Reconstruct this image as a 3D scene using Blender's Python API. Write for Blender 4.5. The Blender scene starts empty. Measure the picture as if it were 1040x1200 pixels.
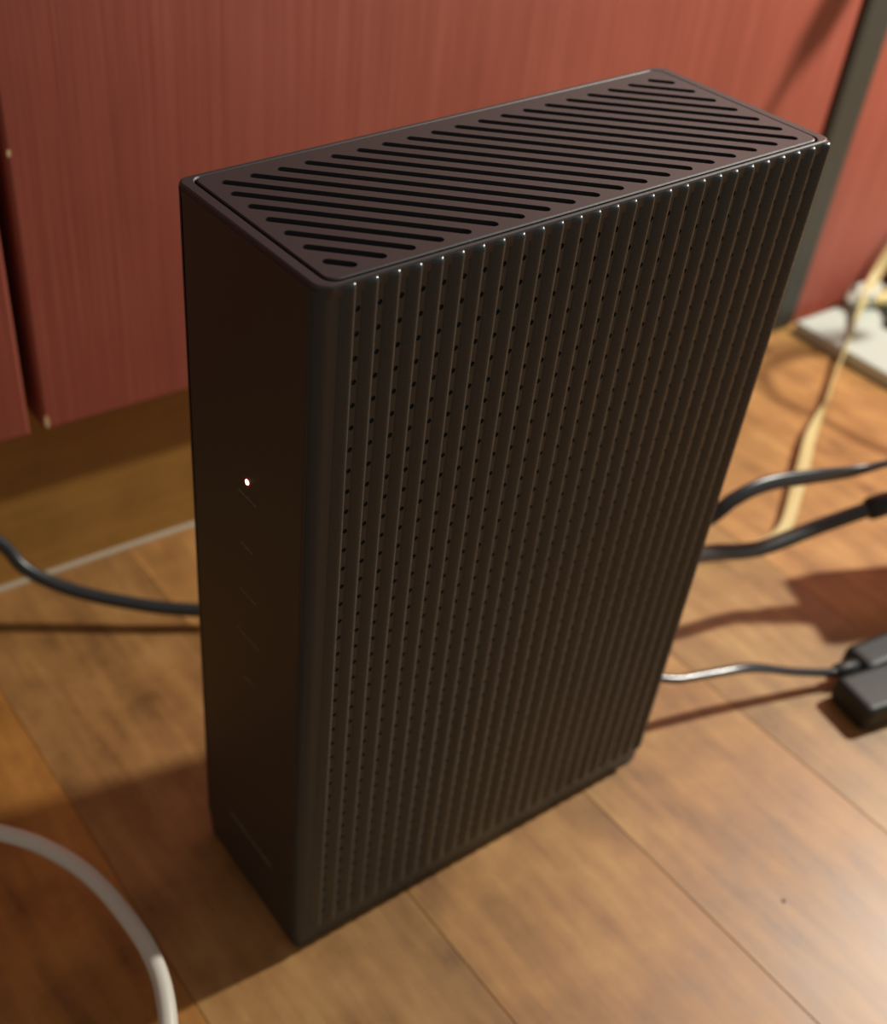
import bpy, bmesh, math, random
from mathutils import Vector, Matrix

scene = bpy.context.scene
COL = scene.collection
random.seed(7)

# ------------------------------------------------------------------ camera
cam_d = bpy.data.cameras.new('camera')
cam = bpy.data.objects.new('camera', cam_d)
COL.objects.link(cam)
RIGHT = Vector((0.83810523, -0.54486802, 0.02642846))
UP = Vector((0.34683672, 0.56963932, 0.74512773))
FWD = Vector((0.42105096, 0.61532909, -0.66639793))
cm = Matrix((RIGHT, UP, -FWD)).transposed().to_4x4()
cm.translation = Vector((-0.11086815, -0.16310769, 0.32469712))
cam.matrix_world = cm
cam_d.sensor_fit = 'VERTICAL'
cam_d.sensor_height = 36.0
cam_d.lens = 1419.94 / 1200.0 * 36.0
cam_d.shift_x = 155.82 / 1200.0
cam_d.shift_y = 84.41 / 1200.0
cam_d.clip_start = 0.01
cam_d.dof.use_dof = True
cam_d.dof.focus_distance = 0.252
cam_d.dof.aperture_fstop = 12.5
scene.camera = cam

# ------------------------------------------------------------------ world, lamp, exposure
world = bpy.data.worlds.new('room_ambient')
scene.world = world
world.use_nodes = True
world.node_tree.nodes['Background'].inputs[0].default_value = (1.0, 0.95, 0.85, 1)
world.node_tree.nodes['Background'].inputs[1].default_value = 0.14

lamp_d = bpy.data.lights.new('room_lamp', 'POINT')
lamp_d.energy = 10.5
lamp_d.color = (1.0, 0.97, 0.86)
lamp_d.shadow_soft_size = 0.014
lamp = bpy.data.objects.new('room_lamp', lamp_d)
lamp.location = (0.57, -0.034, 0.50)
COL.objects.link(lamp)

scene.view_settings.view_transform = 'Standard'
scene.view_settings.look = 'None'
scene.view_settings.exposure = 0.66
scene.view_settings.gamma = 1.0
scene.view_settings.use_curve_mapping = False

# ------------------------------------------------------------------ helpers
def tag(o, label=None, cat=None, group=None, kind=None):
    if label: o['label'] = label
    if cat: o['category'] = cat
    if group: o['group'] = group
    if kind: o['kind'] = kind
    return o

def link(name, me, mat=None, parent=None, smooth=False):
    o = bpy.data.objects.new(name, me)
    COL.objects.link(o)
    if mat is not None and not me.materials:
        me.materials.append(mat)
    if smooth:
        for p in me.polygons:
            p.use_smooth = True
    if parent is not None:
        o.parent = parent
        pm = parent.location.copy()
        q = parent.parent
        while q is not None:
            pm += q.location
            q = q.parent
        o.location = -pm          # parts are modelled in world coordinates
    return o

def empty(name, loc):
    o = bpy.data.objects.new(name, None)
    o.empty_display_size = 0.02
    o.location = loc
    COL.objects.link(o)
    return o

def mesh_from(name, verts, faces):
    me = bpy.data.meshes.new(name)
    me.from_pydata([tuple(v) for v in verts], [], faces)
    me.update()
    return me

def bm_mesh(name, bm):
    bmesh.ops.recalc_face_normals(bm, faces=bm.faces[:])
    me = bpy.data.meshes.new(name)
    bm.to_mesh(me); bm.free()
    return me

def box_bm(lo, hi, bevel=0.0, seg=2, rotz=0.0, bm=None):
    own = bm is None
    if own: bm = bmesh.new()
    c = (Vector(lo) + Vector(hi)) / 2
    s = Vector(hi) - Vector(lo)
    m = Matrix.Translation(c) @ Matrix.Rotation(rotz, 4, 'Z') @ Matrix.Diagonal((s.x, s.y, s.z, 1))
    r = bmesh.ops.create_cube(bm, size=1.0, matrix=m)
    if bevel > 0:
        es = set()
        for v in r['verts']:
            es.update(v.link_edges)
        bmesh.ops.bevel(bm, geom=list(es), offset=bevel, segments=seg, affect='EDGES', profile=0.5)
    return bm

def prism(name, poly, z0, z1):
    """closed 2D outline extruded between z0 and z1"""
    bm = bmesh.new()
    b = [bm.verts.new((x, y, z0)) for x, y in poly]
    t = [bm.verts.new((x, y, z1)) for x, y in poly]
    bm.faces.new(list(reversed(b))); bm.faces.new(t)
    n = len(poly)
    for i in range(n):
        j = (i + 1) % n
        bm.faces.new((b[i], b[j], t[j], t[i]))
    return bm_mesh(name, bm)

def rounded_rect(x0, x1, y0, y1, r, n=6):
    pts = []
    for cx, cy, a0 in ((x1 - r, y0 + r, -90), (x1 - r, y1 - r, 0), (x0 + r, y1 - r, 90), (x0 + r, y0 + r, 180)):
        for i in range(n + 1):
            a = math.radians(a0 + 90 * i / n)
            pts.append((cx + r * math.cos(a), cy + r * math.sin(a)))
    return pts

def catmull(pts, per=10):
    P = [Vector(p) for p in pts]
    P = [P[0] * 2 - P[1]] + P + [P[-1] * 2 - P[-2]]
    out = []
    for i in range(1, len(P) - 2):
        a, b, c, d = P[i - 1], P[i], P[i + 1], P[i + 2]
        for k in range(per):
            t = k / per
            out.append(0.5 * ((2 * b) + (c - a) * t + (2 * a - 5 * b + 4 * c - d) * t * t + (3 * b - a - 3 * c + d) * t ** 3))
    out.append(P[-2])
    return out

def lerp_list(vals, u):
    x = u * (len(vals) - 1)
    i = min(int(x), len(vals) - 2)
    f = x - i
    return vals[i] * (1 - f) + vals[i + 1] * f

def sweep(name, pts, a, b=None, roll=None, per=10, nseg=12):
    """cable: elliptical section a (across) by b (thick), roll per control point in degrees"""
    b = a if b is None else b
    n_ctl = len(pts)
    roll = roll or [0] * n_ctl
    C = catmull(pts, per)
    N = len(C)
    verts, faces = [], []
    for i, c in enumerate(C):
        T = (C[min(i + 1, N - 1)] - C[max(i - 1, 0)]).normalized()
        ref = Vector((0, 0, 1)) if abs(T.z) < 0.93 else Vector((1, 0, 0))
        S = T.cross(ref).normalized()
        U = S.cross(T).normalized()
        rr = math.radians(lerp_list(roll, i / (N - 1)))
        A = S * math.cos(rr) + U * math.sin(rr)
        B = U * math.cos(rr) - S * math.sin(rr)
        aa = lerp_list(a, i / (N - 1)) if isinstance(a, list) else a
        bb = lerp_list(b, i / (N - 1)) if isinstance(b, list) else b
        for k in range(nseg):
            t = 2 * math.pi * k / nseg
            verts.append(c + A * (aa * math.cos(t)) + B * (bb * math.sin(t)))
    for i in range(N - 1):
        for k in range(nseg):
            k2 = (k + 1) % nseg
            faces.append((i * nseg + k, i * nseg + k2, (i + 1) * nseg + k2, (i + 1) * nseg + k))
    faces.append(tuple(reversed(range(nseg))))
    faces.append(tuple(range((N - 1) * nseg, N * nseg)))
    return mesh_from(name, verts, faces)

def lathe_along(name, p0, p1, prof, nseg=16):
    """prof: list of (t along p0->p1, radius)"""
    p0, p1 = Vector(p0), Vector(p1)
    T = (p1 - p0).normalized()
    ref = Vector((0, 0, 1)) if abs(T.z) < 0.9 else Vector((1, 0, 0))
    S = T.cross(ref).normalized(); U = S.cross(T)
    verts, faces = [], []
    for t, r in prof:
        c = p0.lerp(p1, t)
        for k in range(nseg):
            a = 2 * math.pi * k / nseg
            verts.append(c + S * (r * math.cos(a)) + U * (r * math.sin(a)))
    for i in range(len(prof) - 1):
        for k in range(nseg):
            k2 = (k + 1) % nseg
            faces.append((i * nseg + k, i * nseg + k2, (i + 1) * nseg + k2, (i + 1) * nseg + k))
    faces.append(tuple(reversed(range(nseg))))
    faces.append(tuple(range((len(prof) - 1) * nseg, len(prof) * nseg)))
    return mesh_from(name, verts, faces)

# ------------------------------------------------------------------ materials
def new_mat(name):
    m = bpy.data.materials.new(name)
    m.use_nodes = True
    nt = m.node_tree
    bsdf = nt.nodes['Principled BSDF']
    return m, nt, bsdf

def plain(name, col, rough=0.5, metal=0.0, spec=0.5, bump=0.0, bscale=400.0, emit=None, estr=0.0):
    m, nt, b = new_mat(name)
    b.inputs['Base Color'].default_value = (*col, 1)
    b.inputs['Roughness'].default_value = rough
    b.inputs['Metallic'].default_value = metal
    b.inputs['Specular IOR Level'].default_value = spec
    tc = nt.nodes.new('ShaderNodeTexCoord')
    nz = nt.nodes.new('ShaderNodeTexNoise')
    nz.inputs['Scale'].default_value = bscale
    nz.inputs['Detail'].default_value = 3
    nt.links.new(tc.outputs['Object'], nz.inputs['Vector'])
    if bump > 0:
        bp = nt.nodes.new('ShaderNodeBump')
        bp.inputs['Strength'].default_value = bump
        bp.inputs['Distance'].default_value = 0.0003
        nt.links.new(nz.outputs['Fac'], bp.inputs['Height'])
        nt.links.new(bp.outputs['Normal'], b.inputs['Normal'])
    mr = nt.nodes.new('ShaderNodeMapRange')
    mr.inputs['To Min'].default_value = max(0.02, rough - 0.05)
    mr.inputs['To Max'].default_value = min(1.0, rough + 0.05)
    nt.links.new(nz.outputs['Fac'], mr.inputs['Value'])
    nt.links.new(mr.outputs['Result'], b.inputs['Roughness'])
    if emit:
        b.inputs['Emission Color'].default_value = (*emit, 1)
        b.inputs['Emission Strength'].default_value = estr
    return m

def ramp(nt, stops):
    r = nt.nodes.new('ShaderNodeValToRGB')
    e = r.color_ramp.elements
    while len(e) < len(stops):
        e.new(0.5)
    for el, (p, c) in zip(e, stops):
        el.position = p
        el.color = (*c, 1)
    return r

def wood(name, stops, scale=(22, 3.0, 22), rough=0.50, use_color=True, coat=0.40, axis_y=True):
    m, nt, b = new_mat(name)
    L = nt.links.new
    tc = nt.nodes.new('ShaderNodeTexCoord')
    oi = nt.nodes.new('ShaderNodeObjectInfo')
    off = nt.nodes.new('ShaderNodeVectorMath'); off.operation = 'SCALE'
    off.inputs[0].default_value = (3.1, 7.7, 1.3)
    L(oi.outputs['Random'], off.inputs['Scale'])
    add = nt.nodes.new('ShaderNodeVectorMath'); add.operation = 'ADD'
    L(tc.outputs['Object'], add.inputs[0]); L(off.outputs[0], add.inputs[1])
    mp = nt.nodes.new('ShaderNodeMapping')
    mp.inputs['Scale'].default_value = scale
    L(add.outputs[0], mp.inputs['Vector'])
    n1 = nt.nodes.new('ShaderNodeTexNoise')
    n1.inputs['Scale'].default_value = 1.6; n1.inputs['Detail'].default_value = 6
    n1.inputs['Roughness'].default_value = 0.62; n1.inputs['Distortion'].default_value = 0.5
    L(mp.outputs[0], n1.inputs['Vector'])
    # fine grain
    mp2 = nt.nodes.new('ShaderNodeMapping')
    mp2.inputs['Scale'].default_value = tuple(s * 9 for s in scale)
    L(add.outputs[0], mp2.inputs['Vector'])
    n2 = nt.nodes.new('ShaderNodeTexNoise')
    n2.inputs['Scale'].default_value = 1.0; n2.inputs['Detail'].default_value = 4
    L(mp2.outputs[0], n2.inputs['Vector'])
    # blotchy worn varnish
    n3 = nt.nodes.new('ShaderNodeTexNoise')
    n3.inputs['Scale'].default_value = 42.0; n3.inputs['Detail'].default_value = 7
    n3.inputs['Roughness'].default_value = 0.6
    L(add.outputs[0], n3.inputs['Vector'])
    mix = nt.nodes.new('ShaderNodeMix'); mix.data_type = 'FLOAT'
    mix.inputs[0].default_value = 0.40
    L(n1.outputs['Fac'], mix.inputs[2]); L(n2.outputs['Fac'], mix.inputs[3])
    mix2 = nt.nodes.new('ShaderNodeMix'); mix2.data_type = 'FLOAT'
    mix2.inputs[0].default_value = 0.42
    L(mix.outputs[0], mix2.inputs[2]); L(n3.outputs['Fac'], mix2.inputs[3])
    rp = ramp(nt, stops)
    L(mix2.outputs[0], rp.inputs['Fac'])
    if use_color:
        mul = nt.nodes.new('ShaderNodeMix'); mul.data_type = 'RGBA'; mul.blend_type = 'MULTIPLY'
        mul.inputs[0].default_value = 1.0
        L(rp.outputs['Color'], mul.inputs[6]); L(oi.outputs['Color'], mul.inputs[7])
        L(mul.outputs[2], b.inputs['Base Color'])
    else:
        L(rp.outputs['Color'], b.inputs['Base Color'])
    mr = nt.nodes.new('ShaderNodeMapRange')
    mr.inputs['To Min'].default_value = rough - 0.08
    mr.inputs['To Max'].default_value = rough + 0.14
    L(n3.outputs['Fac'], mr.inputs['Value'])
    L(mr.outputs['Result'], b.inputs['Roughness'])
    b.inputs['Coat Weight'].default_value = coat
    b.inputs['Coat Roughness'].default_value = 0.37
    bp = nt.nodes.new('ShaderNodeBump')
    bp.inputs['Strength'].default_value = 0.25
    bp.inputs['Distance'].default_value = 0.0006
    L(mix2.outputs[0], bp.inputs['Height'])
    L(bp.outputs['Normal'], b.inputs['Normal'])
    return m

def red_paint():
    m, nt, b = new_mat('red_painted_wood')
    L = nt.links.new
    tc = nt.nodes.new('ShaderNodeTexCoord')
    mp = nt.nodes.new('ShaderNodeMapping'); mp.inputs['Scale'].default_value = (420, 420, 9)
    L(tc.outputs['Object'], mp.inputs['Vector'])
    n1 = nt.nodes.new('ShaderNodeTexNoise'); n1.inputs['Scale'].default_value = 1.0
    n1.inputs['Detail'].default_value = 6; n1.inputs['Roughness'].default_value = 0.65
    L(mp.outputs[0], n1.inputs['Vector'])
    n2 = nt.nodes.new('ShaderNodeTexNoise'); n2.inputs['Scale'].default_value = 14
    n2.inputs['Detail'].default_value = 4
    L(tc.outputs['Object'], n2.inputs['Vector'])
    mx = nt.nodes.new('ShaderNodeMix'); mx.data_type = 'FLOAT'; mx.inputs[0].default_value = 0.35
    L(n1.outputs['Fac'], mx.inputs[2]); L(n2.outputs['Fac'], mx.inputs[3])
    rp = ramp(nt, [(0.30, (0.26, 0.050, 0.031)), (0.50, (0.34, 0.072, 0.046)), (0.72, (0.41, 0.105, 0.070))])
    L(mx.outputs[0], rp.inputs['Fac'])
    L(rp.outputs['Color'], b.inputs['Base Color'])
    b.inputs['Roughness'].default_value = 0.52
    b.inputs['Specular IOR Level'].default_value = 0.8
    bp = nt.nodes.new('ShaderNodeBump'); bp.inputs['Strength'].default_value = 0.3
    bp.inputs['Distance'].default_value = 0.0005
    L(n1.outputs['Fac'], bp.inputs['Height']); L(bp.outputs['Normal'], b.inputs['Normal'])
    return m

M = {}
M['floor'] = wood('varnished_plank', [(0.35, (0.16, 0.075, 0.026)), (0.45, (0.33, 0.170, 0.056)),
                                      (0.53, (0.43, 0.230, 0.078)), (0.66, (0.58, 0.345, 0.13))])
M['skirt'] = wood('brown_skirting_wood', [(0.30, (0.26, 0.125, 0.028)), (0.52, (0.40, 0.20, 0.044)), (0.75, (0.48, 0.25, 0.065))],
                  scale=(3.0, 22, 22), rough=0.42, use_color=False, coat=0.15)
M['red'] = red_paint()
M['joint'] = plain('dusty_joint', (0.46, 0.36, 0.22), 0.9)
M['caulk'] = plain('grey_white_caulk', (0.46, 0.38, 0.28), 0.7, bump=0.5, bscale=250)
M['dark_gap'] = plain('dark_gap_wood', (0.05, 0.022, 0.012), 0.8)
M['post'] = plain('dark_grey_metal_post', (0.045, 0.045, 0.036), 0.5)
M['chip'] = plain('bare_wood_chip', (0.62, 0.42, 0.22), 0.8)
M['shell'] = plain('black_satin_plastic', (0.028, 0.037, 0.041), 0.42, bump=0.12, bscale=2600)
M['rib'] = plain('black_rib_plastic', (0.033, 0.044, 0.048), 0.27, spec=0.6, bump=0.08, bscale=2600)
M['face'] = plain('black_front_plastic', (0.044, 0.037, 0.027), 0.5, bump=0.08, bscale=2600)
M['top'] = plain('black_top_plastic', (0.032, 0.031, 0.034), 0.44, bump=0.1, bscale=2600)
M['core'] = plain('black_inner_plastic', (0.006, 0.006, 0.006), 0.7)
M['print'] = plain('grey_print', (0.26, 0.24, 0.21), 0.6)
M['led'] = plain('red_led', (1, 0.5, 0.4), 0.3, emit=(1.0, 0.62, 0.48), estr=9.0)
M['led_glow'] = plain('red_led_halo', (0.05, 0.005, 0.004), 0.35, emit=(1.0, 0.02, 0.01), estr=0.12)  # red halo of the light, put in as weak emission
M['cable'] = plain('black_cable_jacket', (0.030, 0.032, 0.036), 0.32, spec=0.6)
M['cable_grey'] = plain('charcoal_coax_jacket', (0.040, 0.045, 0.047), 0.38, spec=0.6)
M['cable_glossy'] = plain('glossy_dark_cord', (0.045, 0.048, 0.058), 0.2, spec=0.9)
M['cream'] = plain('cream_flat_cable', (0.60, 0.47, 0.22), 0.5)
M['white_cable'] = plain('white_cable_jacket', (0.72, 0.68, 0.60), 0.42)
M['metal'] = plain('nickel_connector', (0.62, 0.63, 0.64), 0.25, metal=1.0)
M['black'] = plain('black_plug_plastic', (0.014, 0.016, 0.016), 0.5)
M['white'] = plain('white_plastic_sheet', (0.50, 0.525, 0.475), 0.55)
M['paper'] = plain('crumpled_paper', (0.55, 0.55, 0.47), 0.8)
M['yellow'] = plain('yellowed_plastic', (0.66, 0.52, 0.22), 0.5)
M['gold'] = plain('gold_contact', (0.7, 0.5, 0.2), 0.3, metal=1.0)

# ------------------------------------------------------------------ the setting: floor
SEAM0, PW = 0.0413, 0.0746
def wall_y(x, off=0.0):
    return 0.198 - 0.042 * x - off
floor = link('floor', bm_mesh('floor', box_bm((-1.2, -1.2, -0.03), (1.35, 0.26, -0.0022))), M['joint'])
tag(floor, kind='structure')
tints = {-2: (0.95, 0.82, 0.62), -1: (1.02, 0.80, 0.46), 0: (0.90, 0.82, 0.74), 1: (1.02, 0.90, 0.78),
         2: (0.98, 0.90, 0.82), 3: (0.92, 0.93, 0.92), 4: (1.0, 0.92, 0.82), 5: (1.04, 0.93, 0.84)}
plank_cache = {}
for k in range(-15, 17):
    x0 = SEAM0 + (k - 1) * PW
    cut = -0.34 - 0.5 * ((k * 0.618) % 1.0)
    for (ya, yb) in ((-1.2, cut), (cut, 0.2)):
        key = (round(ya, 4), round(yb, 4))
        me = bm_mesh('plank', box_bm((0.00007, ya + 0.0002, -0.012), (PW - 0.00007, yb - 0.0002, 0.0), 0.00018, 1))
        me.materials.append(M['floor'])
        o = bpy.data.objects.new('plank', me)
        COL.objects.link(o)
        o.parent = floor
        o.location = (x0, 0, 0)
        t = tints.get(k, (0.9 + 0.2 * random.random(), 0.86 + 0.1 * random.random(), 0.7 + 0.15 * random.random()))
        o.color = (*t, 1)

# a small dark nail hole in the near board
link('nail_hole', lathe_along('nail_hole', (0.1400, -0.0664, -0.001), (0.1400, -0.0664, 0.00004), [(0, .0007), (1, .0007)], 10), M['dark_gap'], floor)

# ------------------------------------------------------------------ the setting: wall, skirting, post
ANG = -math.atan(0.042)
def wall_box(x0, x1, off0, off1, z0, z1, bevel=0.0):
    """box hugging the slightly turned wall line; off = distance in front of the wall face"""
    poly = [(x0, wall_y(x0, off1)), (x1, wall_y(x1, off1)), (x1, wall_y(x1, off0)), (x0, wall_y(x0, off0))]
    bm = bmesh.new()
    b = [bm.verts.new((x, y, z0)) for x, y in poly]
    t = [bm.verts.new((x, y, z1)) for x, y in poly]
    bm.faces.new(list(reversed(b))); bm.faces.new(t)
    for i in range(4):
        j = (i + 1) % 4
        bm.faces.new((b[i], b[j], t[j], t[i]))
    if bevel:
        bmesh.ops.bevel(bm, geom=bm.edges[:], offset=bevel, segments=2, affect='EDGES', profile=0.5)
    return bm_mesh('wall_piece', bm)

wall = link('wall_back', wall_box(-1.2, 1.35, -0.03, -0.004, -0.02, 1.0), M['dark_gap'])
tag(wall, 'red painted wooden wall of upright panels behind the router', kind='structure')
PO = 0.018
panels = [(-0.70, -0.245, 'p'), (-0.241, 0.0035, 'p'), (0.0085, 0.381, 'p')]
for a, b_, _ in panels:
    link('panel', wall_box(a, b_, -0.002, PO, 0.079, 0.98, 0.0012), M['red'], wall)
# jamb beside the post and the lower-set red wall to the right of it
link('jamb', wall_box(0.381, 0.4095, -0.004, 0.001, 0.0, 0.98, 0.0006), M['red'], wall)
link('panel', wall_box(0.4290, 1.3, -0.004, 0.002, 0.0, 0.98, 0.001), M['red'], wall)
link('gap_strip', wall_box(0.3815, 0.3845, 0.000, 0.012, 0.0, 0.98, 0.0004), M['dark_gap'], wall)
# chipped paint along the panel edge
def chip(x, z, w, h):
    bm = bmesh.new()
    n = 9
    vs = []
    for i in range(n):
        a = 2 * math.pi * i / n
        r = 0.75 + 0.35 * random.random()
        vs.append(bm.verts.new((x + w * r * math.cos(a), wall_y(x, PO + 0.0002), z + h * r * math.sin(a))))
    f = bm.faces.new(vs)
    ex = bmesh.ops.extrude_face_region(bm, geom=[f])
    for v in ex['geom']:
        if isinstance(v, bmesh.types.BMVert): v.co.y += 0.0012
    return bm_mesh('paint_chip', bm)
for cx, cz, w, h in ((0.0098, 0.0825, 0.0010, 0.0026), (0.0096, 0.178, 0.0007, 0.0012), (0.0800, 0.090, 0.0006, 0.0006)):
    link('paint_chip', chip(cx, cz, w, h), M['chip'], wall)

base = link('baseboard_back', wall_box(-1.2, 0.4080, -0.004, 0.0, 0.0, 0.10, 0.0008), M['skirt'])
tag(base, 'brown wooden skirting below the red panels', kind='structure')
# caulk bead along the foot of the skirting
bead = sweep('trim_2', [(x, wall_y(x, 0.0004) - 0.0006 * random.random(), 0.0002) for x in [-1.1 + 0.05 * i for i in range(31)]],
             0.0015, 0.0012, per=5, nseg=10)
tag(link('trim_2', bead, M['caulk'], smooth=True), 'pale caulk line between skirting and floor', kind='structure')
post = link('trim_1', wall_box(0.4085, 0.4300, -0.003, 0.0045, 0.0, 0.98, 0.0030), M['post'])
tag(post, 'dark grey upright post against the red wall', kind='structure')

# ------------------------------------------------------------------ the router
mm = 0.001
W, D, H = 0.1410, 0.0544, 0.2200
router = empty('router', (W / 2, D / 2, 0))
tag(router, 'tall black upright router with ribbed sides and slotted top', 'router')

def taper(z, f=1.0):
    return 0.0 if z >= 0.0125 else f * 0.0024 * ((0.0125 - z) / 0.0110) ** 1.25

# inner body that closes the housing behind the panels
def loft(name, rings):
    verts, faces = [], []
    n = len(rings[0])
    for r in rings: verts += r
    for i in range(len(rings) - 1):
        for k in range(n):
            k2 = (k + 1) % n
            faces.append((i * n + k, i * n + k2, (i + 1) * n + k2, (i + 1) * n + k))
    faces.append(tuple(reversed(range(n))))
    faces.append(tuple(range((len(rings) - 1) * n, len(rings) * n)))
    return mesh_from(name, verts, faces)
def rr_ring(inset, z, r=0.004):
    return [(x, y, z) for x, y in rounded_rect(inset, W - inset, inset, D - inset, r)]
link('inner_body', loft('inner_body', [rr_ring(0.0036, 0.0014), rr_ring(0.0030, 0.012), rr_ring(0.0022, 0.020), rr_ring(0.0022, 0.2115)]), M['core'], router)
link('base', loft('base', [rr_ring(0.0014, 0.0, 0.003), rr_ring(0.0010, 0.0004, 0.003), rr_ring(0.0010, 0.0014, 0.003)]), M['core'], router)

RIB0, RP, NR = 7.4 * mm, 5.062 * mm, 27
HZ0, HP, NH = 215.55 * mm, 5.35 * mm, 38
HR, HDEP = 0.62 * mm, 0.55 * mm
CR_L, CR_R = 2.7 * mm, 1.7 * mm
ZTOP = 218.2 * mm
ZFLAT = HZ0 - NH * HP

def side_panel(sign):
    """sign +1: side towards the camera (y = 0); -1: far side. Returns panel mesh and perforation mesh."""
    V, F = [], []
    HV, HF = [], []
    def Y(y): return y if sign > 0 else D - y
    def addv(x, y, z): V.append((x, Y(y), z)); return len(V) - 1
    def quad(a, b, c, d): F.append((a, b, c, d) if sign > 0 else (d, c, b, a))
    # plan polyline: left corner, flat, right corner  (x, y, nx, ny)
    plan_l, plan_r = [], []
    n = 7
    for i in range(n + 1):
        a = math.radians(180 + 90 * i / n)
        plan_l.append((CR_L + CR_L * math.cos(a), CR_L + CR_L * math.sin(a), math.cos(a), math.sin(a)))
    for i in range(n + 1):
        a = math.radians(270 + 90 * i / n)
        plan_r.append((W - CR_R + CR_R * math.cos(a), CR_R + CR_R * math.sin(a), math.cos(a), math.sin(a)))
    zl = [ZTOP + 0.0, ZFLAT, 10.5 * mm, 8 * mm, 5.5 * mm, 3.4 * mm, 1.2 * mm]
    def strip(plan, levels):
        ids = []
        for z in levels:
            t = taper(z, 0.22 if sign > 0 else 1.0)
            ids.append([addv(x - nx * t, y - ny * t, z) for x, y, nx, ny in plan])
        for i in range(len(levels) - 1):
            for k in range(len(plan) - 1):
                quad(ids[i + 1][k], ids[i + 1][k + 1], ids[i][k + 1], ids[i][k])
    xl = RIB0
    xr = RIB0 + (NR - 1) * RP
    strip(plan_l + [(xl, 0, 0, -1)], zl)
    strip([(xr, 0, 0, -1)] + plan_r, zl)
    flat = [(xl + (xr - xl) * i / 26, 0, 0, -1) for i in range(27)]
    strip(flat, [ZTOP, HZ0])
    strip(flat, zl[1:])
    # perforated cells
    seg = 8
    for c in range(NR - 1):
        x0 = RIB0 + c * RP; x1 = x0 + RP
        cx = x0 + 1.80 * mm
        for r in range(NH):
            z1 = HZ0 - r * HP; z0 = z1 - HP
            cz = (z0 + z1) / 2
            q = [addv(x0, 0, z0), addv(x1, 0, z0), addv(x1, 0, z1), addv(x0, 0, z1)]
            ring = []
            for s in range(seg):
                a = math.radians(-135 + 22.5 + 45 * s)
                ring.append(addv(cx + HR * math.cos(a), 0, cz + HR * 1.05 * math.sin(a)))
            # ring index: 0,1 bottom | 2,3 right | 4,5 top | 6,7 left
            def face(*ids): F.append(tuple(ids) if sign > 0 else tuple(reversed(ids)))
            face(q[0], q[1], ring[1], ring[0])
            face(q[1], ring[2], ring[1])
            face(q[1], q[2], ring[3], ring[2])
            face(q[2], ring[4], ring[3])
            face(q[2], q[3], ring[5], ring[4])
            face(q[3], ring[6], ring[5])
            face(q[3], q[0], ring[7], ring[6])
            face(q[0], ring[0], ring[7])
            b = len(HV)
            for s in range(seg):
                a = math.radians(-135 + 22.5 + 45 * s)
                HV.append((cx + HR * math.cos(a), Y(0), cz + HR * 1.05 * math.sin(a)))
            for s in range(seg):
                a = math.radians(-135 + 22.5 + 45 * s)
                HV.append((cx + HR * .8 * math.cos(a), Y(HDEP), cz + HR * .8 * math.sin(a)))
            for s in range(seg):
                s2 = (s + 1) % seg
                f = (b + s, b + s2, b + seg + s2, b + seg + s)
                HF.append(f if sign > 0 else tuple(reversed(f)))
            f = tuple(b + seg + s for s in range(seg))
            HF.append(f if sign > 0 else tuple(reversed(f)))
    return mesh_from('ribbed_side', V, F), mesh_from('perforation', HV, HF)

# one rib: half-round bar with a rounded foot and a rounded shoulder at the top
def rib_mesh():
    ztop, zbot = 218.85 * mm, 8.4 * mm
    lv = []
    for i in range(6):                       # rounded foot
        a = math.radians(90 * i / 5)
        lv.append((zbot + 1.6 * mm * (1 - math.cos(a)), 0.15 + 0.85 * math.sin(a), 0.0))
    lv += [(60 * mm, 1.0, 0.0), (120 * mm, 1.0, 0.0), (180 * mm, 1.0, 0.0)]
    for i in range(8):                       # rounded shoulder
        a = math.radians(90 * i / 7)
        lv.append((ztop - 1.1 * mm + 1.1 * mm * math.sin(a), 1.0, 0.95 * mm * (1 - math.cos(a))))
    # lopsided wave: long convex ramp on the left, rounded crest, short drop on the right
    sec = [(-2.62, 0.12), (-2.5, -0.05), (-2.0, -0.34), (-1.5, -0.64), (-1.0, -0.90), (-0.6, -1.05), (-0.25, -1.13), (0.05, -1.13), (0.32, -1.05),
           (0.57, -0.88), (0.78, -0.64), (0.95, -0.34), (1.06, -0.04), (1.10, 0.12)]
    n = len(sec) - 1
    verts, faces = [], []
    for z, s, back in lv:
        for px_, py_ in sec:
            verts.append((px_ * mm * (0.7 + 0.3 * s), (py_ * s if py_ < 0 else py_) * mm + back, z))
    m = n + 1
    for i in range(len(lv) - 1):
        for k in range(n):
            faces.append((i * m + k, i * m + k + 1, (i + 1) * m + k + 1, (i + 1) * m + k))
    faces.append(tuple(range((len(lv) - 1) * m, len(lv) * m)))
    faces.append(tuple(reversed(range(m))))
    me = mesh_from('rib', verts, faces)
    for p in me.polygons: p.use_smooth = len(p.vertices) == 4
    me.materials.append(M['rib'])
    return me
RIB = rib_mesh()
for sign in (1, -1):
    pm_, hm_ = side_panel(sign)
    side = link('ribbed_side', pm_, M['shell'], router)
    tag(side, 'ribbed black plastic side wall')
    perf = link('perforation', hm_, M['shell'], side)
    tag(perf, 'rows of small round vent holes between the ribs', kind='stuff')
    for k in range(NR):
        o = bpy.data.objects.new('rib', RIB)
        COL.objects.link(o)
        o.parent = side
        x = RIB0 + k * RP
        o.location = (x, 0, 0) if sign > 0 else (x, D, 0)
        if sign < 0: o.scale = (1, -1, 1)

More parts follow.
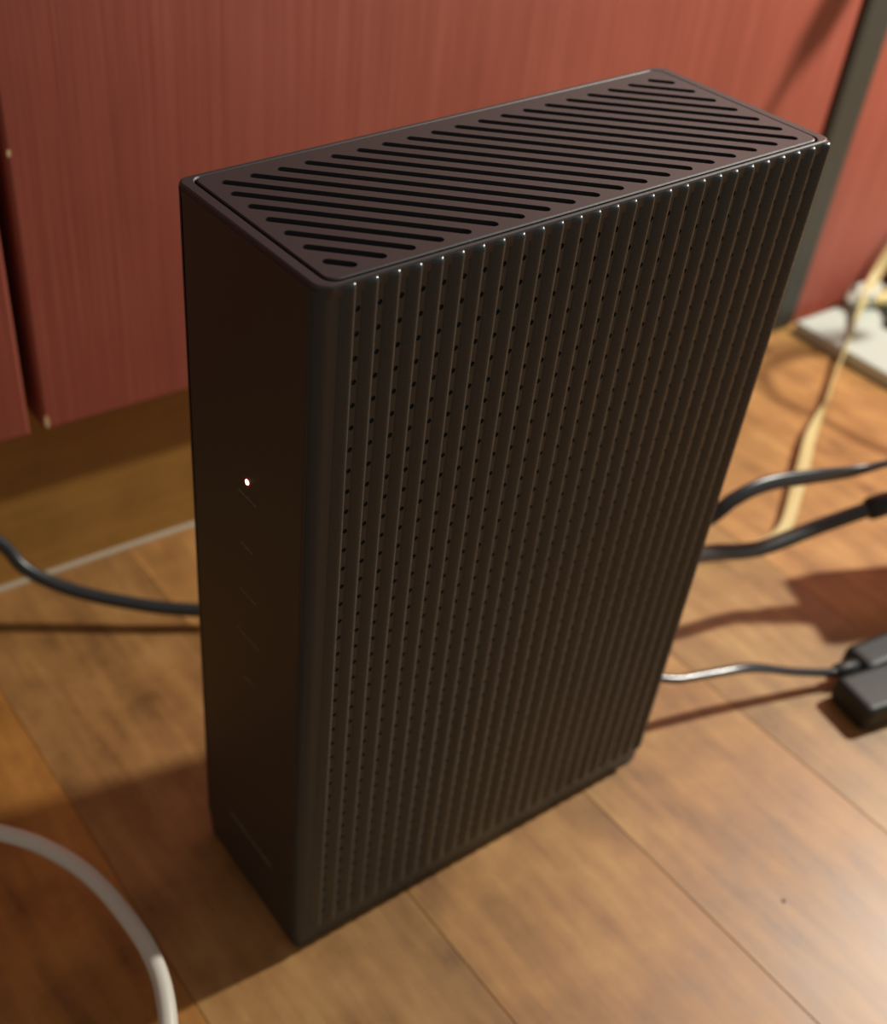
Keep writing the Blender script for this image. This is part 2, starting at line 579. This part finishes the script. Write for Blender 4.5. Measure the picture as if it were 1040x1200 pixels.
# narrow front with the indicator lights
def front_plate(x_in, x_out, y0, y1, name):
    zs = [1.2, 4, 6, 8, 10, 12.5, 60, 120, 180, 218.2]
    verts, faces = [], []
    for z in zs:
        t = taper(z * mm)
        e = 0.45 * mm
        s = 1 if x_out < x_in else -1
        u = t * 0.22
        verts += [(x_in, y0, z * mm), (x_out + s * (u + e * .5), y0, z * mm), (x_out + s * u, y0 + e, z * mm),
                  (x_out + s * u, y1 - e, z * mm), (x_out + s * (u + e * .5), y1, z * mm), (x_in, y1, z * mm)]
    n = 6
    for i in range(len(zs) - 1):
        for k in range(n):
            k2 = (k + 1) % n
            faces.append((i * n + k, i * n + k2, (i + 1) * n + k2, (i + 1) * n + k))
    faces.append(tuple(range(n))); faces.append(tuple(range((len(zs) - 1) * n, len(zs) * n)))
    me = mesh_from(name, verts, faces)
    bm = bmesh.new(); bm.from_mesh(me); bmesh.ops.recalc_face_normals(bm, faces=bm.faces[:]); bm.to_mesh(me); bm.free()
    return me
front = link('front_face', front_plate(0.0026, 0.0000, 2.8 * mm, D - 2.8 * mm, 'front_face'), M['face'], router)
rear = link('rear_face', front_plate(W - 0.0026, W, 2.0 * mm, D - 2.0 * mm, 'rear_face'), M['face'], router)

def disc(name, y, z, ry, rz, x0, x1, n=16):
    verts = [(x0, y + ry * math.cos(2 * math.pi * k / n), z + rz * math.sin(2 * math.pi * k / n)) for k in range(n)]
    verts += [(x1, y + ry * 0.85 * math.cos(2 * math.pi * k / n), z + rz * 0.85 * math.sin(2 * math.pi * k / n)) for k in range(n)]
    faces = [(k, (k + 1) % n, n + (k + 1) % n, n + k) for k in range(n)] + [tuple(range(n, 2 * n))]
    return mesh_from(name, verts, faces)
tag(link('led_halo', disc('led_halo', 25.6 * mm, 159.6 * mm, 1.25 * mm, 1.25 * mm, 0.0004, -0.00004), M['led_glow'], front), 'faint red glow round the light')  # glow around the light imitated by a faintly emitting disc
tag(link('indicator_light', disc('indicator_light', 25.6 * mm, 159.6 * mm, 0.72 * mm, 0.72 * mm, 0.0004, -0.00012), M['led'], front), 'lit red indicator light')
for zz in (144.5, 129.5, 114.6, 99.0):
    link('indicator_light', disc('indicator_light', 25.6 * mm, zz * mm, 0.55 * mm, 0.55 * mm, 0.0004, -0.00001), M['face'], front)

# tiny pale print under each light and the long line of print at the foot (too fine to read)
def print_line(name, ya, yb, z, h, seed):
    rnd = random.Random(seed)
    bm = bmesh.new()
    y = ya
    while y > yb + 0.2 * mm:
        w = min((0.45 + 0.5 * rnd.random()) * mm * h / 0.9, y - yb)
        hh = h * mm * (0.62 + 0.38 * rnd.random())
        box_bm((-0.00006, y - w, z * mm), (0.0003, y, z * mm + hh * 0.32), bm=bm)
        box_bm((-0.00006, y - 0.24 * mm, z * mm), (0.0003, y, z * mm + hh), bm=bm)
        if rnd.random() > 0.4:
            box_bm((-0.00006, y - w, z * mm + hh * 0.7), (0.0003, y, z * mm + hh), bm=bm)
        y -= w + 0.22 * mm
    return bm_mesh(name, bm)
for i, (ya, yb, z, h) in enumerate(((29.6, 21.8, 154.8, .85), (28.4, 23.4, 139.6, .85), (29.2, 22.3, 124.4, .85), (31.2, 20.8, 109.8, .85), (28.1, 23.8, 94.2, .85), (37.2, 14.0, 26.0, 1.5))):
    tag(link('printed_mark', print_line('printed_mark', ya * mm, yb * mm, z, h, 11 + i), M['print'], front), 'small grey print')

# top: rim, seam, plate with slanted slots
RIM_Z0, RIM_Z1 = 216.6 * mm, 219.3 * mm
def ring_prism(name, outer, inner, z0, z1, bev):
    """outer and inner outlines with the same number of points; chamfered upper edges"""
    n = len(outer)
    def shrink(poly, d):
        cx = sum(p[0] for p in poly) / n; cy = sum(p[1] for p in poly) / n
        out = []
        for i in range(n):
            a = Vector(poly[i - 1]); b = Vector(poly[i]); c = Vector(poly[(i + 1) % n])
            t = (c - a).normalized()
            nrm = Vector((t.y, -t.x))
            out.append(tuple(b - nrm * d))
        return out
    o2, i2 = shrink(outer, bev), shrink(inner, -bev * 0.5)
    layers = [[(x, y, z0) for x, y in outer], [(x, y, z1 - bev) for x, y in outer], [(x, y, z1 - bev * .3) for x, y in shrink(outer, bev * .3)],
              [(x, y, z1) for x, y in o2], [(x, y, z1) for x, y in i2], [(x, y, z1 - bev * .5) for x, y in inner], [(x, y, z0) for x, y in inner]]
    verts = [v for l in layers for v in l]
    faces = []
    m = len(layers)
    for i in range(m):
        j = (i + 1) % m
        for k in range(n):
            k2 = (k + 1) % n
            faces.append((i * n + k, i * n + k2, j * n + k2, j * n + k))
    return mesh_from(name, verts, faces)
GX0, GX1, GY0, GY1 = 3.4 * mm, 137.6 * mm, 1.15 * mm, 52.6 * mm
rim = link('top_rim', ring_prism('top_rim', rounded_rect(0.0001, W - 0.0001, -0.0003, D + 0.0003, 0.0032, 8),
           rounded_rect(GX0 - .35 * mm, GX1 + .35 * mm, GY0 - .35 * mm, GY1 + .35 * mm, 0.0026, 8), RIM_Z0, RIM_Z1, 0.0006), M['top'], router)
link('seam_floor', prism('seam_floor', rounded_rect(GX0 - .8 * mm, GX1 + .8 * mm, GY0 - .6 * mm, GY1 + .6 * mm, 0.003, 6), 212.0 * mm, 212.6 * mm), M['core'], router)

SX0, SX1, SY0, SY1 = 6.2 * mm, 134.8 * mm, 3.4 * mm, 48.3 * mm      # slotted field
SR = 1.12 * mm                                                       # half slot width
NS, C0, CP = 25, 15.0 * mm, 6.775 * mm
# frame of the grille: four bars' worth of plate round the slotted field (one moulding)
def frame_mesh():
    outer = rounded_rect(GX0, GX1, GY0, GY1, 0.0024, 8)
    n = len(outer)
    inner = []
    for i, (x, y) in enumerate(outer):
        inner.append((min(max(x, SX0), SX1), min(max(y, SY0), SY1)))
    # snap the corner fans to the field's corners
    z0, z1, bev = 216.8 * mm, 219.5 * mm, 0.25 * mm
    bm = bmesh.new()
    def ring(poly, z): return [bm.verts.new((x, y, z)) for x, y in poly]
    cx, cy = (GX0 + GX1) / 2, (GY0 + GY1) / 2
    o_b = [(cx + (x - cx) * (1 - bev / 0.067), cy + (y - cy) * (1 - bev / 0.0254)) for x, y in outer]
    R0, R1, R2 = ring(outer, z0), ring(outer, z1 - bev), ring(o_b, z1)
    for A_, B_ in ((R0, R1), (R1, R2)):
        for i in range(n):
            j = (i + 1) % n
            bm.faces.new((A_[i], A_[j], B_[j], B_[i]))
    cor = {}
    for z in (z0, z1):
        for sx in (0, 1):
            for sy in (0, 1):
                cor[(sx, sy, z)] = bm.verts.new(((SX0, SX1)[sx], (SY0, SY1)[sy], z))
    seq = [(1, 0), (1, 1), (0, 1), (0, 0)]
    for z, Rg in ((z1, R2), (z0, R0)):
        for q in range(4):
            c = cor[(*seq[q], z)]; cn = cor[(*seq[(q + 1) % 4], z)]
            for i in range(8):
                bm.faces.new((Rg[q * 9 + i], Rg[q * 9 + i + 1], c))
            a = Rg[q * 9 + 8]; b = Rg[(q * 9 + 9) % n]
            bm.faces.new((a, b, cn, c))
    for q in range(4):
        a, b = seq[q], seq[(q + 1) % 4]
        bm.faces.new((cor[(*a, z0)], cor[(*b, z0)], cor[(*b, z1)], cor[(*a, z1)]))
    return bm_mesh('top_grille', bm)
grille = link('top_grille', frame_mesh(), M['top'], router)

# slots run along (1,-1); x + y = C0 + k*CP. Slats fill what lies between neighbouring slots.
DIRV = Vector((1, -1)).normalized()          # from far-left to near-right
NRM = Vector((1, 1)).normalized()
def slot_ends(k):
    c = C0 + k * CP
    # centres of the round ends, kept SR inside the field
    xa = max(SX0 + SR, c - (SY1 - SR))
    xb = min(SX1 - SR, c - (SY0 + SR))
    return Vector((xa, c - xa)), Vector((xb, c - xb))
def tip(pt, start):
    """where the round end touches the field's border, and which border"""
    if start:
        if abs(pt.x - (SX0 + SR)) < 1e-7: return 'L', math.pi
        return 'T', math.pi / 2
    if abs(pt.x - (SX1 - SR)) < 1e-7: return 'R', 0.0
    return 'B', -math.pi / 2
def slot_side(k, side):
    """outline of slot k on its +NRM (side=1) or -NRM (side=-1) half, from start tip to end tip"""
    a, b = slot_ends(k)
    ba, ta = tip(a, True); bb, tb = tip(b, False)
    an = math.atan2(NRM.y * side, NRM.x * side)
    pts = []
    def arc(c, f, t):
        d = (t - f + math.pi) % (2 * math.pi) - math.pi
        for i in range(6):
            g = f + d * i / 5
            pts.append((c.x + SR * math.cos(g), c.y + SR * math.sin(g)))
    arc(a, ta, an); arc(b, an, tb)
    return pts, ba, bb
CORN = {('T', 'L'): (SX0, SY1), ('L', 'T'): (SX0, SY1), ('R', 'B'): (SX1, SY0), ('B', 'R'): (SX1, SY0)}
for k in range(-1, NS):
    if k == -1:
        s, ba, bb = slot_side(0, -1)
        poly = s + [(SX0, SY0)]
        # slot 0 starts on the left border and ends on the near border
    elif k == NS - 1:
        s, ba, bb = slot_side(k, 1)
        poly = s + [(SX1, SY1)]
    else:
        s1, ba1, bb1 = slot_side(k, 1)
        s2, ba2, bb2 = slot_side(k + 1, -1)
        poly = list(s1)
        if bb1 != bb2: poly.append(CORN[(bb1, bb2)])
        poly += list(reversed(s2))
        if ba1 != ba2: poly.append(CORN[(ba2, ba1)])
    me = prism('slat', poly, 216.8 * mm, 219.5 * mm)
    link('slat', me, M['top'], grille)

# rear sockets (on the narrow face turned away)
for nm, y, z, h, mat in (('network_socket', 27, 120, 6.5, 'core'), ('network_socket', 27, 140, 6.5, 'core')):
    bm = box_bm((W - 0.0004, (y - 7.5) * mm, (z - h) * mm), (W + 0.0010, (y + 7.5) * mm, (z + h) * mm), 0.0004, 1)
    link(nm, bm_mesh(nm, bm), M[mat], rear)
link('coax_socket', lathe_along('coax_socket', (W - 0.0003, 0.028, 0.060), (W + 0.010, 0.028, 0.060), [(0, .0055), (.25, .0055), (.26, .0047), (1, .0047)]), M['metal'], rear)
link('power_socket', lathe_along('power_socket', (W - 0.0003, 0.022, 0.026), (W + 0.0012, 0.022, 0.026), [(0, .0045), (1, .0045)]), M['core'], rear)

# ------------------------------------------------------------------ cables and what they run to
def mmp(l): return [tuple(c * mm for c in p) for p in l]

# flat black cord: from the left, behind the router, up and away to the right
c1 = sweep('flat_cord', mmp([(-120, 176, 62), (-60, 183, 60), (-30, 186, 50), (-13.4, 183.4, 34.5), (-7.7, 176.7, 24.5), (4.3, 166.9, 16.4), (22.2, 153.7, 11.1),
                             (43.1, 139.7, 8.2), (90, 112, 6), (140, 84, 14), (176, 57, 36), (196, 40, 56), (206, 36, 65.5), (219.4, 33.8, 68.3),
                             (240, 30, 66), (260.4, 26.7, 62.6), (274, 21.5, 65.0), (300, 8, 74), (340, -20, 78), (420, -70, 40), (480, -110, 6), (560, -150, 3)]),
           [2.8 * mm] * 9 + [2.8 * mm] * 13, [2.5 * mm] * 9 + [1.4 * mm] * 13, roll=[90] * 8 + [90, 110, 127, 127, 127, 127, 115, 85, 50, 45, 40, 20, 0, 0], per=8)
tag(link('black_cable', c1, M['cable'], smooth=True), 'flattened black cord passing behind the router and rising on its right', 'cable')

# coax lead with its metal joint
coax = empty('coax_lead', (0.20, 0.036, 0.0))
tag(coax, 'thick charcoal coax lead curving to a metal connector at the right edge', 'cable')
link('jacket', sweep('jacket', mmp([(150, 28, 60), (165, 29, 58), (182, 34, 49), (202.6, 36.9, 41.2), (219.2, 34.6, 36.4), (231.1, 32.3, 35.3), (253.2, 27.8, 38.7), (272, 20.0, 45.6)]),
     3.1 * mm, per=8), M['cable_grey'], coax, smooth=True)
link('boot', lathe_along('boot', (0.2695, 0.0210, 0.0446), (0.2785, 0.0168, 0.0482), [(0, .0034), (.1, .0044), (.8, .0046), (.9, .0040), (1, .0038)]), M['black'], coax, smooth=True)
link('connector', lathe_along('connector', (0.2782, 0.0170, 0.0480), (0.292, 0.0105, 0.0535), [(0, .0038), (.15, .0052), (.75, .0052), (.8, .0042), (1, .0042)], 6), M['metal'], coax)
link('socket_end', lathe_along('socket_end', (0.148, 0.028, 0.060), (0.1565, 0.0285, 0.0592), [(0, .0052), (.8, .0052), (1, .0034)], 6), M['metal'], coax)
# unseen box on the coax, added for its floor shadow, held by its stiff lead
box = empty('shadow_casting_box', (0.316, 0.004, 0.0))
tag(box, 'small black box added out of view to shade the floor, joined to the coax connector', 'adapter')
link('case', bm_mesh('case', box_bm((0.292, -0.012, 0.043), (0.334, 0.022, 0.066), 0.002, 2, rotz=-0.42)), M['black'], box)
link('outgoing_lead', sweep('outgoing_lead', mmp([(330, -3, 54), (350, -14, 52), (390, -38, 30), (430, -60, 6), (480, -80, 3.2), (560, -100, 3.2)]), 2.75 * mm, per=8), M['cable_grey'], box, smooth=True)

# power cord and its plug
pwr = empty('power_cable', (0.20, 0.0, 0.0))
tag(pwr, 'thin glossy power cord running from router foot to black plug', 'cable')
link('cord', sweep('cord', mmp([(145, 22, 26), (153, 17, 22.5), (163.3, 10, 19.9), (176.9, 6.2, 18.5), (194.4, 1.3, 16.6), (212.3, -5.2, 10.6), (228, -11, 6.8), (240, -17, 7.5)]),
     2.1 * mm, 1.6 * mm, roll=[0, 20, 45, 20, 0, 40, 60, 60], per=10), M['cable_glossy'], pwr, smooth=True)
link('barrel_plug', lathe_along('barrel_plug', (W + 0.0006, 0.0225, 0.0262), (W + 0.0085, 0.0190, 0.0242), [(0, .0036), (.7, .0036), (1, .0021)]), M['black'], pwr, smooth=True)
plug = empty('power_plug', (0.252, -0.024, 0.0))
tag(plug, 'black block power plug lying on floorboards at the right edge', 'plug')
link('body', bm_mesh('body', box_bm((0.2205, -0.0385, 0.0003), (0.266, -0.0195, 0.0115), 0.0025, 3, rotz=-0.20)), M['black'], plug)
link('neck', bm_mesh('neck', box_bm((0.2370, -0.0225, 0.0006), (0.2660, -0.0085, 0.0125), 0.003, 3, rotz=-0.12)), M['black'], plug)
link('strain_relief', lathe_along('strain_relief', (0.2290, -0.0112, 0.0068), (0.2400, -0.0150, 0.0072), [(0, .0020), (.15, .0028), (1, .0040)]), M['black'], plug, smooth=True)
for yy in (-0.037, -0.025):
    link('prong', bm_mesh('prong', box_bm((0.2640, yy - 0.0008, 0.003), (0.2820, yy + 0.0008, 0.0095), 0.0003, 1)), M['metal'], plug)

# white cable in the near left corner
wc = sweep('white_cable', mmp([(-170, 98, 24), (-120, 92, 29), (-92, 84, 31), (-74.4, 74.8, 31), (-62.9, 63.7, 31), (-55.4, 54.4, 31), (-49.3, 42.6, 31), (-46.0, 31.5, 31), (-44.4, 20.0, 31), (-43.8, 8, 31), (-45.0, -2.5, 31), (-48.3, -12.8, 31), (-53.5, -24, 30), (-62, -44, 25), (-80, -80, 10), (-115, -130, 2.6), (-190, -190, 2.6)]), 2.55 * mm, per=10, nseg=16)
tag(link('white_cable', wc, M['white_cable'], smooth=True), 'white round cable arching over the floor in the near left corner', 'cable')

# cream flat cable from the wall down to the floor behind the router
fc = sweep('cream_cable', mmp([(520, 150, 150), (506, 158, 95), (489, 166, 52), (473, 165, 24), (452, 155, 14), (436, 146, 10), (402, 127, 6), (374, 111, 5),
                               (347, 97, 5.5), (328, 85, 6), (309, 73, 5), (284, 58, 4), (268, 55.5, 4), (249, 60, 4), (238, 67, 4), (225, 82, 4), (190, 110, 4)]),
           2.9 * mm, 0.7 * mm, roll=[0, 0, 10, 25, 70, 85, 88, 80, 20, 5, 0, 20, 80, 90, 90, 90, 90], per=10)
tag(link('cream_cable', fc, M['cream'], smooth=True), 'cream flat cable twisting down from the wall across the floorboards', 'cable')

# unseen black cord, added beyond the right edge to throw the looped shadow
hc = empty('shadow_casting_cable', (0.56, -0.14, 0.0))
tag(hc, 'thin black cord added out of view to cast a looped shadow', 'cable')
link('cord', sweep('cord', mmp([(500, 166, 420), (480, 148, 380), (446, 126, 320), (423, 117, 272), (414, 116, 248), (401, 116, 228), (399, 115, 210), (421, 109, 186), (461, 99, 160), (477, 98, 138), (466, 101, 126), (442, 109, 124), (427, 106, 125), (418, 92, 125), (420, 76, 125), (424, 47, 124), (437, 8, 116), (460, -40, 84), (490, -90, 30), (524, -120, 3), (600, -150, 2.2)]), 1.9 * mm, per=8), M['cable'], hc, smooth=True)
link('ferrite_bead', lathe_along('ferrite_bead', (0.4115, 0.1158, 0.2445), (0.4250, 0.1178, 0.2760), [(0, .004), (.06, .0065), (.94, .0065), (1, .004)]), M['black'], hc, smooth=True)  # added to give the cord's wall shadow a thicker blob
link('plug', bm_mesh('plug', box_bm((0.485, 0.158, 0.405), (0.515, 0.1742, 0.435), 0.003, 2)), M['black'], hc)

# ------------------------------------------------------------------ clutter at the foot of the wall
sheet = bm_mesh('plastic_tray', box_bm((0.422, 0.070, 0.0002), (0.640, 0.168, 0.0075), 0.0012, 2, rotz=-0.03))
tag(link('plastic_tray', sheet, M['white'], smooth=False), 'flat white tray on the floor beside the red wall', 'tray')
def crumple(name, c, r, seed, sq=0.5):
    rnd = random.Random(seed)
    bm = bmesh.new()
    bmesh.ops.create_icosphere(bm, subdivisions=2, radius=1.0)
    for v in bm.verts:
        f = 0.78 + 0.4 * rnd.random()
        v.co = Vector((c[0] + v.co.x * r[0] * f, c[1] + v.co.y * r[1] * f, max(c[2] + v.co.z * r[2] * f, c[2] - r[2] * 0.8)))
    return bm_mesh(name, bm)
tag(link('paper_scrap', crumple('paper_scrap', (0.468, 0.1640, 0.0140), (0.012, 0.007, 0.007), 3), M['paper']), 'crumpled pale paper scrap on white tray by the wall', 'paper')
yp = empty('yellow_plug', (0.486, 0.152, 0.0075))
tag(yp, 'yellowed plug lying on the white tray', 'plug')
link('body', bm_mesh('body', box_bm((0.476, 0.146, 0.0076), (0.500, 0.158, 0.0176), 0.002, 2, rotz=-0.4)), M['yellow'], yp)
link('collar', lathe_along('collar', (0.4785, 0.1558, 0.0126), (0.470, 0.1592, 0.0122), [(0, .0045), (.5, .0038), (1, .0026)]), M['yellow'], yp)
bp_ = empty('black_connector', (0.505, 0.163, 0.0075))
tag(bp_, 'black connector lying on white tray against the red wall', 'plug')
link('body', bm_mesh('body', box_bm((0.492, 0.1600, 0.0076), (0.530, 0.1700, 0.0210), 0.002, 2, rotz=-0.1)), M['black'], bp_)
link('lead', sweep('lead', mmp([(494, 165, 13), (480, 160, 11), (468, 147, 10), (460, 140, 9.6), (470, 128, 9.6), (500, 122, 9.6), (560, 118, 9.6)]), 1.8 * mm, per=8), M['cable'], bp_, smooth=True)
